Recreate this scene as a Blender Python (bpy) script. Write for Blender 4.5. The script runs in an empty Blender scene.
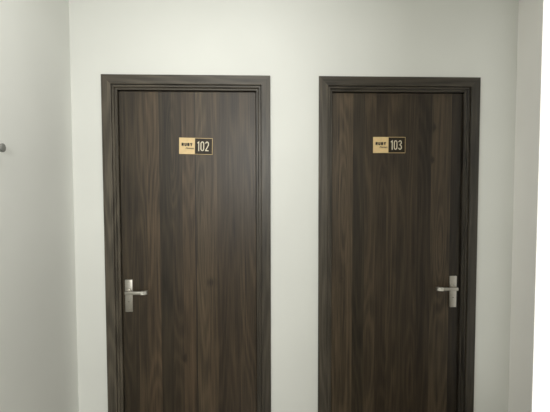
import bpy, bmesh, math
from mathutils import Vector, Matrix

# ------------------------------------------------------------------ camera, world, lights, exposure
SC = bpy.context.scene
COL = SC.collection
R = math.radians

cam_d = bpy.data.cameras.new('camera')
cam = bpy.data.objects.new('camera', cam_d)
COL.objects.link(cam)
cam_d.sensor_fit = 'HORIZONTAL'
cam_d.sensor_width = 36.0
cam_d.lens = 36.0 * 425.0 / 550.0
cam_d.clip_start = 0.02
PITCH, YAW, ROLL = R(2.784), R(2.389), R(-0.108)
fwd = Vector((math.sin(YAW) * math.cos(PITCH), math.cos(YAW) * math.cos(PITCH), -math.sin(PITCH)))
rt = Vector((math.cos(YAW), -math.sin(YAW), 0))
up = rt.cross(fwd)
r2 = rt * math.cos(ROLL) + up * math.sin(ROLL)
u2 = -rt * math.sin(ROLL) + up * math.cos(ROLL)
cam.matrix_world = Matrix(((r2.x, u2.x, -fwd.x, 0), (r2.y, u2.y, -fwd.y, 0), (r2.z, u2.z, -fwd.z, 1.58), (0, 0, 0, 1)))
SC.camera = cam

SC.view_settings.view_transform = 'Standard'
SC.view_settings.look = 'None'
SC.view_settings.gamma = 1.0
SC.view_settings.use_curve_mapping = False
SC.view_settings.exposure = 0.0

world = bpy.data.worlds.new('overcast_sky')
SC.world = world
world.use_nodes = True
world.node_tree.nodes['Background'].inputs[0].default_value = (0.95, 1.0, 1.0, 1)
world.node_tree.nodes['Background'].inputs[1].default_value = 1.0

P_FILL_A, P_REAR_FILL, P_FILL_B, PANE_STRENGTH, SKY = 9.6, 52.0, 4.5, 1.10, 0.5
world.node_tree.nodes['Background'].inputs[1].default_value = SKY
def area(name, loc, target, sx, sy, power, colour):
    d = bpy.data.lights.new(name, 'AREA')
    d.shape = 'RECTANGLE'; d.size = sx; d.size_y = sy
    d.energy = power; d.color = colour
    o = bpy.data.objects.new(name, d); COL.objects.link(o)
    o.location = loc
    o.rotation_euler = (Vector(target) - Vector(loc)).to_track_quat('-Z', 'Y').to_euler()
    return o
# added unseen area lights: one behind the camera, two under the ceiling
FILL_TINT = (1.0, 1.0, 0.97)
if P_FILL_A: area('added_ceiling_fill', (-0.05, 1.25, 2.76), (-0.05, 1.25, 0.0), 0.4, 0.4, P_FILL_A, FILL_TINT)
if P_REAR_FILL: area('added_rear_fill', (0.11, -1.88, 2.05), (0.11, 0.0, 2.05), 0.55, 0.8, P_REAR_FILL, FILL_TINT)
if P_FILL_B: area('added_ceiling_fill', (-0.5, 0.9, 2.76), (-0.5, 0.9, 0.0), 0.4, 0.4, P_FILL_B, FILL_TINT)

# ------------------------------------------------------------------ mesh helpers
def link(name, bm, mat, parent=None, smooth=False):
    me = bpy.data.meshes.new(name)
    bmesh.ops.recalc_face_normals(bm, faces=bm.faces)
    bm.to_mesh(me); bm.free()
    if mat: me.materials.append(mat)
    if smooth:
        for p in me.polygons: p.use_smooth = True
        try: me.set_sharp_from_angle(angle=R(40))
        except Exception: pass
    o = bpy.data.objects.new(name, me)
    COL.objects.link(o)
    if parent: o.parent = parent
    return o

def box(bm, x0, x1, y0, y1, z0, z1, bevel=0.0, seg=2):
    g = bmesh.ops.create_cube(bm, size=1.0)
    for v in g['verts']:
        v.co = Vector(((x0 + x1) / 2 + v.co.x * (x1 - x0), (y0 + y1) / 2 + v.co.y * (y1 - y0), (z0 + z1) / 2 + v.co.z * (z1 - z0)))
    if bevel:
        es = set(e for v in g['verts'] for e in v.link_edges)
        bmesh.ops.bevel(bm, geom=list(es), offset=bevel, segments=seg, profile=0.5, affect='EDGES')

def cyl(bm, p0, p1, r0, r1=None, n=28, bevel=0.0):
    r1 = r0 if r1 is None else r1
    p0, p1 = Vector(p0), Vector(p1)
    d = p1 - p0
    m = Matrix.Translation((p0 + p1) / 2) @ d.to_track_quat('Z', 'Y').to_matrix().to_4x4()
    g = bmesh.ops.create_cone(bm, cap_ends=True, segments=n, radius1=r0, radius2=r1, depth=d.length, matrix=m)
    if bevel:
        es = [e for e in set(e for v in g['verts'] for e in v.link_edges) if any(len(f.verts) > 4 for f in e.link_faces)]
        bmesh.ops.bevel(bm, geom=es, offset=bevel, segments=3, profile=0.5, affect='EDGES')

def struct(o, label, cat=None):
    o['kind'] = 'structure'; o['label'] = label
    if cat: o['category'] = cat
    return o

def empty(name, loc):
    o = bpy.data.objects.new(name, None); COL.objects.link(o)
    o.location = loc; o.empty_display_size = 0.1
    return o

# ------------------------------------------------------------------ node helpers
class NT:
    def __init__(s, name):
        s.mat = bpy.data.materials.new(name); s.mat.use_nodes = True
        s.t = s.mat.node_tree; s.b = s.t.nodes['Principled BSDF']
    def n(s, kind, **kw):
        nd = s.t.nodes.new(kind)
        for k, v in kw.items(): setattr(nd, k, v)
        return nd
    def put(s, sock, v):
        if isinstance(v, bpy.types.NodeSocket): s.t.links.new(v, sock)
        else: sock.default_value = v
    def m(s, op, a, b=0.0, c=None, clamp=False):
        nd = s.n('ShaderNodeMath', operation=op, use_clamp=clamp)
        s.put(nd.inputs[0], a); s.put(nd.inputs[1], b)
        if c is not None: s.put(nd.inputs[2], c)
        return nd.outputs[0]
    def xyz(s, coord='Object'):
        tc = s.n('ShaderNodeTexCoord'); sp = s.n('ShaderNodeSeparateXYZ')
        s.t.links.new(tc.outputs[coord], sp.inputs[0])
        return sp.outputs
    def vec(s, x, y, z):
        nd = s.n('ShaderNodeCombineXYZ')
        for i, v in enumerate((x, y, z)): s.put(nd.inputs[i], v)
        return nd.outputs[0]
    def noise(s, v, scale=1.0, detail=3.0, rough=0.55, dist=0.0):
        nd = s.n('ShaderNodeTexNoise')
        s.put(nd.inputs['Vector'], v); nd.inputs['Scale'].default_value = scale
        nd.inputs['Detail'].default_value = detail; nd.inputs['Roughness'].default_value = rough
        nd.inputs['Distortion'].default_value = dist
        return nd.outputs['Fac']
    def ramp(s, f, stops, interp='LINEAR'):
        nd = s.n('ShaderNodeValToRGB'); cr = nd.color_ramp; cr.interpolation = interp
        while len(cr.elements) < len(stops): cr.elements.new(0.5)
        for e, (p, c) in zip(cr.elements, stops):
            e.position = p; e.color = (*c, 1) if len(c) == 3 else c
        s.put(nd.inputs[0], f)
        return nd.outputs[0]
    def mix(s, f, a, b, mode='MIX'):
        nd = s.n('ShaderNodeMix', data_type='RGBA', blend_type=mode)
        s.put(nd.inputs[0], f)
        for i, v in ((6, a), (7, b)):
            if isinstance(v, tuple) and len(v) == 3: v = (*v, 1)
            s.put(nd.inputs[i], v)
        return nd.outputs[2]
    def bump(s, h, strength, dist):
        nd = s.n('ShaderNodeBump'); nd.inputs['Strength'].default_value = strength
        nd.inputs['Distance'].default_value = dist
        s.put(nd.inputs['Height'], h); s.t.links.new(nd.outputs[0], s.b.inputs['Normal'])

def plaster(name, col, blotch=0.03):
    k = NT(name); x, y, z = k.xyz()[:3]
    v = k.vec(x, y, z)
    n1 = k.noise(v, 1.6, 2.0); n2 = k.noise(v, 160.0, 2.0)
    lo = tuple(c * (1 - blotch) for c in col); hi = tuple(min(1, c * (1 + blotch)) for c in col)
    k.put(k.b.inputs['Base Color'], k.ramp(n1, [(0.3, lo), (0.7, hi)]))
    k.b.inputs['Roughness'].default_value = 0.75
    k.b.inputs['Specular IOR Level'].default_value = 0.25
    k.bump(n2, 0.08, 0.001)
    return k.mat

WOOD_ROUGH, WOOD_SPEC = 0.39, 0.38
def walnut(name, strips=None, width=1.0, knots=(), flames=(), axis='Z', seed=0.0, gain=1.0, tone=(0.083, 0.059, 0.036)):
    """dark walnut laminate; strips = [(position 0..1, brightness, warmth)] across the leaf"""
    k = NT(name); X, Y, Z = k.xyz()[:3]
    if axis == 'X': X, Z = Z, X
    if strips:
        t = k.m('ADD', k.m('DIVIDE', X, width), 0.5)
        st = [(p, (b * 0.5, w * 0.5, (i * 0.377 + seed) % 1.0)) for i, (p, b, w) in enumerate(strips)]
        rc = k.ramp(t, st, 'CONSTANT')
        sp = k.n('ShaderNodeSeparateColor'); k.t.links.new(rc, sp.inputs[0])
        bright = k.m('MULTIPLY', sp.outputs[0], 2.0); warm = k.m('MULTIPLY', sp.outputs[1], 2.0)
        off = k.m('MULTIPLY', sp.outputs[2], 31.0)
    else:
        bright, warm, off = 1.0, 0.5, seed * 31.0
    # broad figure, contour lines of a stretched noise -> cathedral grain
    base = k.noise(k.vec(k.m('MULTIPLY', X, 7.5), off, k.m('MULTIPLY', Z, 0.75)), 1.0, 1.5, 0.45)
    kn = None
    for (kx, kz, a, b) in knots:
        dx = k.m('DIVIDE', k.m('SUBTRACT', X, kx), a); dz = k.m('DIVIDE', k.m('SUBTRACT', Z, kz), b)
        g = k.m('EXPONENT', k.m('MULTIPLY', k.m('ADD', k.m('MULTIPLY', dx, dx), k.m('MULTIPLY', dz, dz)), -1.0))
        kn = g if kn is None else k.m('ADD', kn, g)
    ph = k.m('MULTIPLY', base, 74.0)
    if kn is not None: ph = k.m('ADD', ph, k.m('MULTIPLY', kn, 4.0))
    for (fx, fz, a, b) in flames:      # elongated arches
        dx = k.m('DIVIDE', k.m('SUBTRACT', X, fx), a); dz = k.m('DIVIDE', k.m('SUBTRACT', Z, fz), b)
        g = k.m('EXPONENT', k.m('MULTIPLY', k.m('ADD', k.m('MULTIPLY', dx, dx), k.m('MULTIPLY', dz, dz)), -1.0))
        ph = k.m('ADD', ph, k.m('MULTIPLY', g, 26.0))
    ring = k.m('ADD', k.m('MULTIPLY', k.m('SINE', ph), 0.5), 0.5)
    ring = k.m('POWER', ring, 1.6)
    fib = k.noise(k.vec(k.m('MULTIPLY', X, 330.0), off, k.m('MULTIPLY', Z, 5.0)), 1.0, 3.0, 0.6)
    streak = k.noise(k.vec(k.m('MULTIPLY', X, 60.0), k.m('ADD', off, 7.0), k.m('MULTIPLY', Z, 1.1)), 1.0, 3.0, 0.6)
    cloud = k.noise(k.vec(k.m('MULTIPLY', X, 9.0), k.m('ADD', off, 3.0), k.m('MULTIPLY', Z, 2.4)), 1.0, 3.0, 0.6)
    v = k.m('MULTIPLY_ADD', ring, 0.22, 0.44)
    v = k.m('ADD', v, k.m('MULTIPLY', k.m('SUBTRACT', fib, 0.5), 1.0))
    v = k.m('ADD', v, k.m('MULTIPLY', k.m('SUBTRACT', streak, 0.5), 0.65))
    v = k.m('ADD', v, k.m('MULTIPLY', k.m('SUBTRACT', cloud, 0.5), 0.5))
    v = k.m('MAXIMUM', v, 0.10)
    v = k.m('MULTIPLY', v, k.m('POWER', bright, 1.9) if strips else 1.0)
    if kn is not None:
        v = k.m('MULTIPLY', v, k.m('SUBTRACT', 1.0, k.m('MULTIPLY', kn, 0.55)))
    v = k.m('MULTIPLY', v, 1.12 * gain)
    cool = tuple(c * f for c, f in zip(tone, (0.96, 1.01, 1.0))); hot = tuple(c * f for c, f in zip(tone, (1.05, 0.99, 0.95)))
    c = k.mix(warm, cool, hot)
    vc = k.n('ShaderNodeVectorMath', operation='SCALE'); k.put(vc.inputs[0], c); k.put(vc.inputs['Scale'], v)
    k.put(k.b.inputs['Base Color'], vc.outputs[0])
    k.b.inputs['Roughness'].default_value = WOOD_ROUGH
    k.b.inputs['Specular IOR Level'].default_value = WOOD_SPEC
    k.bump(fib, 0.15, 0.0006)
    return k.mat

def simple(name, col, rough=0.5, metal=0.0, spec=0.5, brushed=False):
    k = NT(name)
    X, Y, Z = k.xyz()[:3]
    n = k.noise(k.vec(k.m('MULTIPLY', X, 40.0), Y, k.m('MULTIPLY', Z, 900.0 if brushed else 40.0)), 1.0, 2.0)
    lo = tuple(c * 0.94 for c in col); hi = tuple(min(1, c * 1.05) for c in col)
    k.put(k.b.inputs['Base Color'], k.ramp(n, [(0.3, lo), (0.7, hi)]))
    k.b.inputs['Roughness'].default_value = rough; k.b.inputs['Metallic'].default_value = metal
    k.b.inputs['Specular IOR Level'].default_value = spec
    return k.mat

WALL = plaster('white_wall_paint', (0.80, 0.805, 0.765))
WALL_LIT = plaster('lit_wall_paint', (0.92, 0.905, 0.87))  # wall paint made paler to stand in for light on the right wall
CEIL = plaster('ceiling_paint', (0.82, 0.82, 0.78))
NICKEL = simple('brushed_nickel', (0.50, 0.475, 0.43), 0.40, 1.0, brushed=True)
NICKEL_GLINT = simple('painted_glint_nickel', (0.95, 0.93, 0.89), 0.3, 1.0)  # paler nickel, the glint of the lever tip put into its colour
BLACK = simple('black_keyhole', (0.012, 0.011, 0.010), 0.6)
GOLD = simple('gold_sign_panel', (0.75, 0.55, 0.28), 0.45, 0.0, 0.5)
BRONZE = simple('dark_bronze_panel', (0.026, 0.018, 0.009), 0.45, 0.0, 0.25)
CREAM = simple('cream_lettering', (0.78, 0.70, 0.54), 0.5)
INK = simple('black_lettering', (0.015, 0.010, 0.008), 0.55)
KNOB = simple('grey_knob', (0.20, 0.20, 0.185), 0.6)

# ------------------------------------------------------------------ room shell
WY = 2.312                 # face of the back wall
XL, XR = -0.980, 1.428
YB = -1.9
ZC = 2.80
DOORS = [(-0.820, 0.072, 2.166), (0.334, 1.221, 2.166)]
bm = bmesh.new()
e = 0.03
xs = [XL - 0.15, DOORS[0][0] + e, DOORS[0][1] - e, DOORS[1][0] + e, DOORS[1][1] - e, XR + 0.15]
box(bm, xs[0], xs[1], WY, WY + 0.16, 0, ZC)
box(bm, xs[2], xs[3], WY, WY + 0.16, 0, ZC)
box(bm, xs[4], xs[5], WY, WY + 0.16, 0, ZC)
box(bm, xs[1], xs[2], WY, WY + 0.16, DOORS[0][2] - e, ZC)
box(bm, xs[3], xs[4], WY, WY + 0.16, DOORS[1][2] - e, ZC)
struct(link('wall_back', bm, WALL), 'plain off-white wall holding both dark walnut doors', 'wall')

bm = bmesh.new(); box(bm, XL - 0.15, XL, YB - 0.15, WY, 0, ZC)
struct(link('wall_left', bm, WALL), 'plain off-white side wall left of the door numbered 102', 'wall')

# right wall: short pier beside the corner, then the tall bright window
P0, P1, PZ0, PZ1 = 1.97, 2.108, 0.33, 2.62
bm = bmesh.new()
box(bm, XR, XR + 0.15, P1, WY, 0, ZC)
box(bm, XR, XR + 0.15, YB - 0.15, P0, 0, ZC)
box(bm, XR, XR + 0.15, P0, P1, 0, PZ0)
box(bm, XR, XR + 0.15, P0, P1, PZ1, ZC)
struct(link('wall_right', bm, WALL_LIT), 'narrow white strip of side wall right of the door numbered 103', 'wall')

k = NT('backlit_frosted_glass')
k.b.inputs['Base Color'].default_value = (0.9, 0.92, 0.9, 1)
k.b.inputs['Emission Color'].default_value = (1.0, 1.0, 0.965, 1)
k.b.inputs['Emission Strength'].default_value = PANE_STRENGTH
k.b.inputs['Roughness'].default_value = 0.4
FROST = k.mat
win = struct(empty('window_1', (XR, (P0 + P1) / 2, PZ0)), 'tall blindingly bright frosted window at the right edge', 'window')
bm = bmesh.new()
box(bm, 0.004, 0.016, P0 - (P0 + P1) / 2, P1 - (P0 + P1) / 2, 0, PZ1 - PZ0)
link('pane', bm, FROST, win)

# wall behind the camera, its opening added around the rear area light
bm = bmesh.new()
wx0, wx1, wz0, wz1 = -0.17, 0.39, 0.94, 2.46
box(bm, XL - 0.15, wx0, YB - 0.15, YB, 0, ZC)
box(bm, wx1, XR + 0.15, YB - 0.15, YB, 0, ZC)
box(bm, wx0, wx1, YB - 0.15, YB, 0, wz0)
box(bm, wx0, wx1, YB - 0.15, YB, wz1, ZC)
struct(link('wall_front', bm, WALL), 'plain off-white wall behind the viewpoint with an added high opening', 'wall')

# unseen cross wall added to shade the right part of the back wall
bm = bmesh.new(); box(bm, 0.25, XR, -0.26, -0.14, 0, ZC)
struct(link('wall_shade_blocker', bm, WALL), 'unseen off-white wall added to block light right of the viewpoint', 'wall')

k = NT('brown_floor_tiles')
X, Y, Z = k.xyz()[:3]
br = k.n('ShaderNodeTexBrick'); k.t.links.new(k.vec(X, Y, Z), br.inputs['Vector'])
br.offset = 0.0; br.inputs['Scale'].default_value = 1.0
br.inputs['Brick Width'].default_value = 0.6; br.inputs['Row Height'].default_value = 0.6
br.inputs['Mortar Size'].default_value = 0.003
br.inputs['Color1'].default_value = (0.24, 0.22, 0.18, 1); br.inputs['Color2'].default_value = (0.26, 0.235, 0.19, 1)
br.inputs['Mortar'].default_value = (0.08, 0.075, 0.07, 1)
k.t.links.new(br.outputs['Color'], k.b.inputs['Base Color']); k.b.inputs['Roughness'].default_value = 0.35
bm = bmesh.new(); box(bm, XL - 0.15, XR + 0.15, YB - 0.15, WY + 0.16, -0.1, 0)
struct(link('floor', bm, k.mat), 'brown tiled corridor floor below the two doors', 'floor')
bm = bmesh.new(); box(bm, XL - 0.15, XR + 0.15, YB - 0.15, WY + 0.16, ZC, ZC + 0.1)
struct(link('ceiling', bm, CEIL), 'plain white corridor ceiling above the two doors', 'ceiling')

# ------------------------------------------------------------------ doors
FY = 2.300                 # front face of the casing
LEAF = 0.040               # leaf set back from the casing face
# profile: (u inward from outer edge, depth behind the casing face)
CASING = [(0.0, 0.012), (0.0, 0.0018), (0.0018, 0.0), (0.0475, 0.0), (0.0495, 0.0008), (0.0508, 0.003), (0.0508, 0.012)]
JAMB = [(0.040, 0.012), (0.0515, 0.012), (0.0530, 0.0100), (0.0615, 0.0100), (0.0632, 0.0118), (0.0632, 0.0215),
        (0.0665, 0.0235), (0.0670, 0.0225), (0.0745, 0.0225), (0.0765, 0.0245), (0.0765, 0.079), (0.098, 0.079), (0.098, 0.11), (0.040, 0.11)]

def sweep_side(bm, prof, side, x0, x1, ztop, miter=True):
    """vertical or head piece of the frame with 45 degree mitres, local coordinates"""
    a, b = [], []
    for u, d in prof:
        y = FY + d
        if side == 'L': a.append((x0 + u, y, 0)); b.append((x0 + u, y, ztop - u))
        elif side == 'R': a.append((x1 - u, y, 0)); b.append((x1 - u, y, ztop - u))
        else: a.append((x0 + u, y, ztop - u)); b.append((x1 - u, y, ztop - u))
    va = [bm.verts.new(p) for p in a]; vb = [bm.verts.new(p) for p in b]
    n = len(prof)
    for i in range(n):
        j = (i + 1) % n
        bm.faces.new((va[i], va[j], vb[j], vb[i]))
    bm.faces.new(va); bm.faces.new(vb[::-1])

def stroke(bm, pts, w, y0, y1, closed=False):
    """ribbon of width w along pts (x, z) extruded from y0 to y1"""
    P = [Vector(p) for p in pts]; n = len(P)
    L, Rr = [], []
    for i in range(n):
        if closed: a, b = P[i - 1], P[(i + 1) % n]
        else: a, b = P[max(i - 1, 0)], P[min(i + 1, n - 1)]
        d1 = (P[i] - a) if (P[i] - a).length > 1e-9 else (b - P[i]); d2 = (b - P[i]) if (b - P[i]).length > 1e-9 else d1
        d1 = d1.normalized(); d2 = d2.normalized()
        t = (d1 + d2).normalized(); nn = Vector((-t.y, t.x))
        s = w / 2 / max(0.45, nn.dot(Vector((-d1.y, d1.x))))
        L.append(P[i] + nn * s); Rr.append(P[i] - nn * s)
    def vv(p, y): return bm.verts.new((p.x, y, p.y))
    lf = [vv(p, y0) for p in L]; rf = [vv(p, y0) for p in Rr]; lb = [vv(p, y1) for p in L]; rb = [vv(p, y1) for p in Rr]
    m = n if closed else n - 1
    for i in range(m):
        j = (i + 1) % n
        for q in ((lf[i], lf[j], rf[j], rf[i]), (lb[i], rb[i], rb[j], lb[j]), (lf[i], lb[i], lb[j], lf[j]), (rf[i], rf[j], rb[j], rb[i])):
            bm.faces.new(q)
    if not closed:
        bm.faces.new((lf[0], rf[0], rb[0], lb[0])); bm.faces.new((lf[-1], lb[-1], rb[-1], rf[-1]))

def arc(cx, cz, rx, rz, a0, a1, n=10):
    return [(cx + rx * math.cos(R(a0 + (a1 - a0) * i / n)), cz + rz * math.sin(R(a0 + (a1 - a0) * i / n))) for i in range(n + 1)]

# glyphs in a unit box 0..w, 0..1 given as centre lines
def glyph(ch):
    if ch == '1': return 0.30, [([(0.02, 0.80), (0.20, 0.93), (0.20, 0.0)], False)]
    if ch == '0': return 0.50, [(arc(0.25, 0.75, 0.19, 0.19, 0, 180) + arc(0.25, 0.25, 0.19, 0.19, 180, 360), True)]
    if ch == '2': return 0.50, [(arc(0.25, 0.75, 0.19, 0.19, 170, 0) + [(0.44, 0.62), (0.07, 0.10), (0.07, 0.06), (0.46, 0.06)], False)]
    if ch == '3': return 0.50, [(arc(0.24, 0.76, 0.19, 0.18, 165, -80) + [(0.20, 0.53)], False), ([(0.20, 0.53)] + arc(0.24, 0.265, 0.20, 0.215, 80, -165), False)]
    if ch == 'R': return 0.80, [([(0.13, 0.0), (0.13, 1.0)], False), ([(0.13, 0.88), (0.55, 0.88), (0.66, 0.78), (0.66, 0.60), (0.55, 0.48), (0.13, 0.48)], False), ([(0.42, 0.48), (0.68, 0.0)], False)]
    if ch == 'U': return 0.80, [([(0.13, 1.0), (0.13, 0.25), (0.25, 0.12), (0.55, 0.12), (0.67, 0.25), (0.67, 1.0)], False)]
    if ch == 'B': return 0.80, [([(0.13, 0.0), (0.13, 1.0)], False), ([(0.13, 0.88), (0.55, 0.88), (0.63, 0.78), (0.63, 0.62), (0.55, 0.52), (0.13, 0.52)], False), ([(0.55, 0.52), (0.67, 0.40), (0.67, 0.22), (0.55, 0.12), (0.13, 0.12)], False)]
    if ch == 'Y': return 0.80, [([(0.08, 1.0), (0.40, 0.48), (0.40, 0.0)], False), ([(0.72, 1.0), (0.40, 0.48)], False)]

def lettering(bm, text, x, z, h, w, y0, y1, gap=0.14, sx=1.0):
    for ch in text:
        gw, lines = glyph(ch)
        for pts, closed in lines:
            stroke(bm, [(x + p[0] * h * sx, z + p[1] * h) for p in pts], w, y0, y1, closed)
        x += (gw + gap) * h * sx
    return x

def script_text(name, body, x, z, size, y, mat, parent):
    cu = bpy.data.curves.new(name, 'FONT'); cu.body = body; cu.size = size; cu.shear = 0.45; cu.extrude = 0.0003; cu.offset = size * 0.012
    t = bpy.data.objects.new(name, cu); COL.objects.link(t)
    bpy.context.view_layer.update()
    me = bpy.data.meshes.new_from_object(t.evaluated_get(bpy.context.evaluated_depsgraph_get()))
    bpy.data.objects.remove(t); bpy.data.curves.remove(cu)
    me.transform(Matrix.Translation((x, y, z)) @ Matrix.Rotation(R(90), 4, 'X'))
    me.materials.clear(); me.materials.append(mat)
    o = bpy.data.objects.new(name, me); COL.objects.link(o); o.parent = parent
    return o

# brightness gain of each casing piece, the left one of the first door is the palest
CASE_GAIN = {'door_1L': 2.0, 'door_1R': 1.35, 'door_1T': 1.7, 'door_2L': 1.6, 'door_2R': 1.05, 'door_2T': 1.25}
def make_door(name, spec, strips, knots, flames, hand, label, seed, hx, hz):
    X0, X1, ZT = spec
    cx = (X0 + X1) / 2
    root = struct(empty(name, (cx, 0, 0)), label, 'door')
    x0, x1 = X0 - cx, X1 - cx
    for side, nm, ax in (('L', 'side_casing', 'Z'), ('R', 'side_casing', 'Z'), ('T', 'head_casing', 'X')):
        m = walnut('walnut_%s_%s_%s' % (nm, side, name), None, seed=seed + {'L': 0.1, 'R': 0.45, 'T': 0.8}[side], axis=ax, gain=CASE_GAIN[name + side], tone=(0.070, 0.059, 0.045))
        bm = bmesh.new(); sweep_side(bm, CASING, side, x0, x1, ZT)
        link(nm, bm, m, root)
        bm = bmesh.new(); sweep_side(bm, JAMB, side, x0, x1, ZT)
        link('side_jamb' if side != 'T' else 'head_jamb', bm, m, root)
    # leaf
    lw = (x1 - x0) - 2 * 0.0795
    bm = bmesh.new()
    box(bm, -lw / 2, lw / 2, FY + LEAF, FY + LEAF + 0.038, 0.006, ZT - 0.0795, 0.0012, 1)
    link('door_leaf', bm, walnut('walnut_leaf_' + name, strips, lw, knots, flames, seed=seed), root)
    # handle: plate with lever, lock and screws
    fy = FY + LEAF
    px = hx - cx
    s = hand
    bm = bmesh.new()
    box(bm, px - 0.0205, px + 0.0205, fy - 0.009, fy, hz - 0.089, hz + 0.089, 0.0022, 2)
    plate = link('door_handle', bm, NICKEL, root, True)
    plate['label'] = 'brushed nickel handle plate'
    lz = hz + 0.0265
    bm = bmesh.new()
    cyl(bm, (px, fy - 0.009, lz), (px, fy - 0.018, lz), 0.017, 0.0155, 32, 0.001)
    cyl(bm, (px, fy - 0.016, lz), (px, fy - 0.050, lz), 0.0095, 0.0095, 24)
    link('collar', bm, NICKEL, plate, True)
    bm = bmesh.new()
    # square bar with a return towards the leaf at its free end
    path = [(-0.012, -0.0535), (0.0, -0.0540), (0.086, -0.0540)]
    hh = 0.0088
    box(bm, min(px - s * 0.007, px + s * 0.079), max(px - s * 0.007, px + s * 0.079), fy - 0.062, fy - 0.047, lz - hh, lz + hh, 0.0028, 3)
    link('lever', bm, NICKEL, plate, True)
    bm = bmesh.new()
    sec = []
    pts = [(0.0785, 0), (0.087, 0.0), (0.096, 0.003), (0.102, 0.010), (0.103, 0.020)]
    rings = []
    for i, (dx, dy) in enumerate(pts):
        a = [0, 8, 40, 75, 90][i]
        ca, sa = math.cos(R(a)), math.sin(R(a))
        t = 0.0076; h2 = hh + 0.0006
        ring = []
        for n_, q in ((-1, -1), (-1, 1), (1, 1), (1, -1)):
            ring.append(bm.verts.new((px + s * (dx + n_ * -sa * t), fy - 0.0545 + dy + n_ * ca * t, lz + q * h2)))
        rings.append(ring)
    for A, B in zip(rings, rings[1:]):
        for i in range(4): bm.faces.new((A[i], A[(i + 1) % 4], B[(i + 1) % 4], B[i]))
    bm.faces.new(rings[0]); bm.faces.new(rings[-1][::-1])
    bmesh.ops.bevel(bm, geom=[e for e in bm.edges if e.calc_face_angle(0) > R(50)], offset=0.0018, segments=2, affect='EDGES')
    tip = link('lever_tip', bm, NICKEL_GLINT, plate, True)
    tip['label'] = 'lever tip with a painted glint'
    bm = bmesh.new()
    kz = hz - 0.032
    cyl(bm, (px, fy - 0.0088, kz), (px, fy - 0.0105, kz), 0.0085, 0.0080, 28, 0.0004)
    link('lock_cylinder', bm, NICKEL, plate, True)
    bm = bmesh.new()
    box(bm, px - 0.0045, px + 0.0045, fy - 0.0109, fy - 0.0103, kz - 0.0012, kz + 0.0012)
    link('keyhole', bm, BLACK, plate)
    for zz in (hz + 0.076, hz - 0.078):
        bm = bmesh.new(); cyl(bm, (px, fy - 0.0088, zz), (px, fy - 0.0098, zz), 0.0036, 0.0030, 20)
        link('screw', bm, NICKEL, plate, True)
    # hinges are on the far side of the leaf edge: no knuckles show
    return root

def norm(px, a, b): return (px - a) / (b - a)
S1 = [(0.0, 0.90, 0.3), (0.115, 1.02, 0.5), (0.19, 1.18, 0.8), (0.285, 0.80, 0.25), (0.375, 0.92, 0.55), (0.45, 1.12, 0.9),
      (0.545, 0.58, 0.2), (0.553, 1.22, 0.45), (0.63, 1.14, 0.7), (0.71, 0.86, 0.8), (0.80, 0.92, 0.7), (0.878, 1.04, 0.6)]
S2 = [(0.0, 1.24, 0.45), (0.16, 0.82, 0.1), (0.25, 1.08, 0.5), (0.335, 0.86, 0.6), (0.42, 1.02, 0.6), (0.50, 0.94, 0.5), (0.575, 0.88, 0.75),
      (0.66, 0.78, 0.7), (0.765, 1.10, 0.5), (0.915, 0.62, 0.4)]  # right-hand planks also darkened to carry the shade on that side
make_door('door_1', DOORS[0], S1, [(0.115, 1.045, 0.026, 0.024), (-0.03, 0.62, 0.015, 0.02)], [(0.083, 1.18, 0.030, 0.42), (-0.09, 1.75, 0.025, 0.30)],
          1, 'dark walnut door with the 102 plate and its lever on the left', 0.13, -0.7045, 0.977)
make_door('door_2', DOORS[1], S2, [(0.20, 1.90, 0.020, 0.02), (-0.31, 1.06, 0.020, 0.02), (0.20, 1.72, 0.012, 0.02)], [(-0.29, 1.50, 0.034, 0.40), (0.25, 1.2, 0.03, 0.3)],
          -1, 'dark walnut door with the 103 plate and its lever on the right', 0.57, 1.1035, 0.978)

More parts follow.
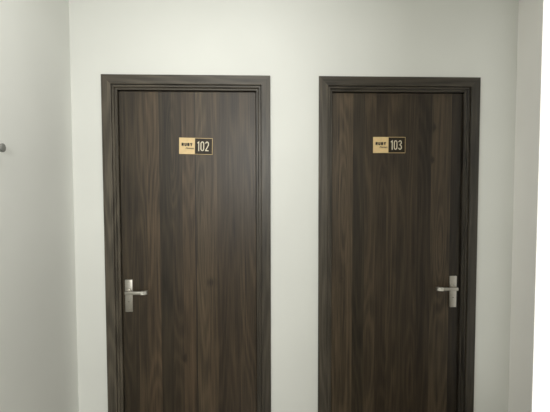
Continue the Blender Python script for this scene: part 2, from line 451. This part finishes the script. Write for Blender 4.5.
# ------------------------------------------------------------------ number plates
def make_sign(num, xa, xb, za, zb, label, tilt):
    """plate lies on the leaf; origin at its lower left corner"""
    fy = FY + LEAF
    w, h = xb - xa, zb - za
    root = empty('room_number_sign', (xa, fy, za))
    root['label'] = label; root['category'] = 'sign'; root['group'] = 'room number plates on the doors'
    root.rotation_euler = (0, R(tilt), 0)
    bm = bmesh.new(); box(bm, 0, w, -0.004, 0, 0, h, 0.0012, 2)
    link('backing_plate', bm, GOLD, root)['label'] = 'gold panel and rim'
    b = 0.0024
    bm = bmesh.new(); box(bm, w * 0.475, w - b, -0.0046, -0.0036, b, h - b)
    link('number_panel', bm, BRONZE, root)['label'] = 'dark bronze panel'
    bm = bmesh.new()
    lettering(bm, num, w * 0.545, h * 0.20, h * 0.60, h * 0.056, -0.0054, -0.0044, gap=0.14, sx=0.74)
    link('room_number', bm, CREAM, root)['label'] = 'cream digits reading %s' % num
    bm = bmesh.new()
    lettering(bm, 'RUBY', w * 0.080, h * 0.50, h * 0.175, h * 0.060, -0.0048, -0.0038, gap=0.34, sx=0.86)
    link('name_lettering', bm, INK, root)['label'] = 'black block capitals'
    t = script_text('script_lettering', 'Homes', w * 0.19, h * 0.31, h * 0.17, -0.0044, INK, root)
    t['label'] = 'small black slanted script'
make_sign('102', -0.4235, -0.2428, 1.7510, 1.8400, 'gold and dark plate reading 102 on the left walnut door', 1.3)
make_sign('103', 0.6405, 0.8212, 1.7575, 1.8458, 'gold and dark plate reading 103 on the right walnut door', 0.0)

# ------------------------------------------------------------------ small grey knob on the left wall, cut by the photo's edge
root = empty('wall_knob', (XL, 1.635, 1.722))
root['label'] = 'small dark grey round knob on the left side wall'; root['category'] = 'wall knob'
bm = bmesh.new(); cyl(bm, (0, 0, 0), (0.006, 0, 0), 0.020, 0.019, 32, 0.0015); link('base', bm, KNOB, root, True)
bm = bmesh.new(); cyl(bm, (0.005, 0, 0), (0.020, 0, 0), 0.008, 0.009, 24); cyl(bm, (0.018, 0, 0), (0.036, 0, 0), 0.014, 0.017, 32, 0.004)
link('knob', bm, KNOB, root, True)
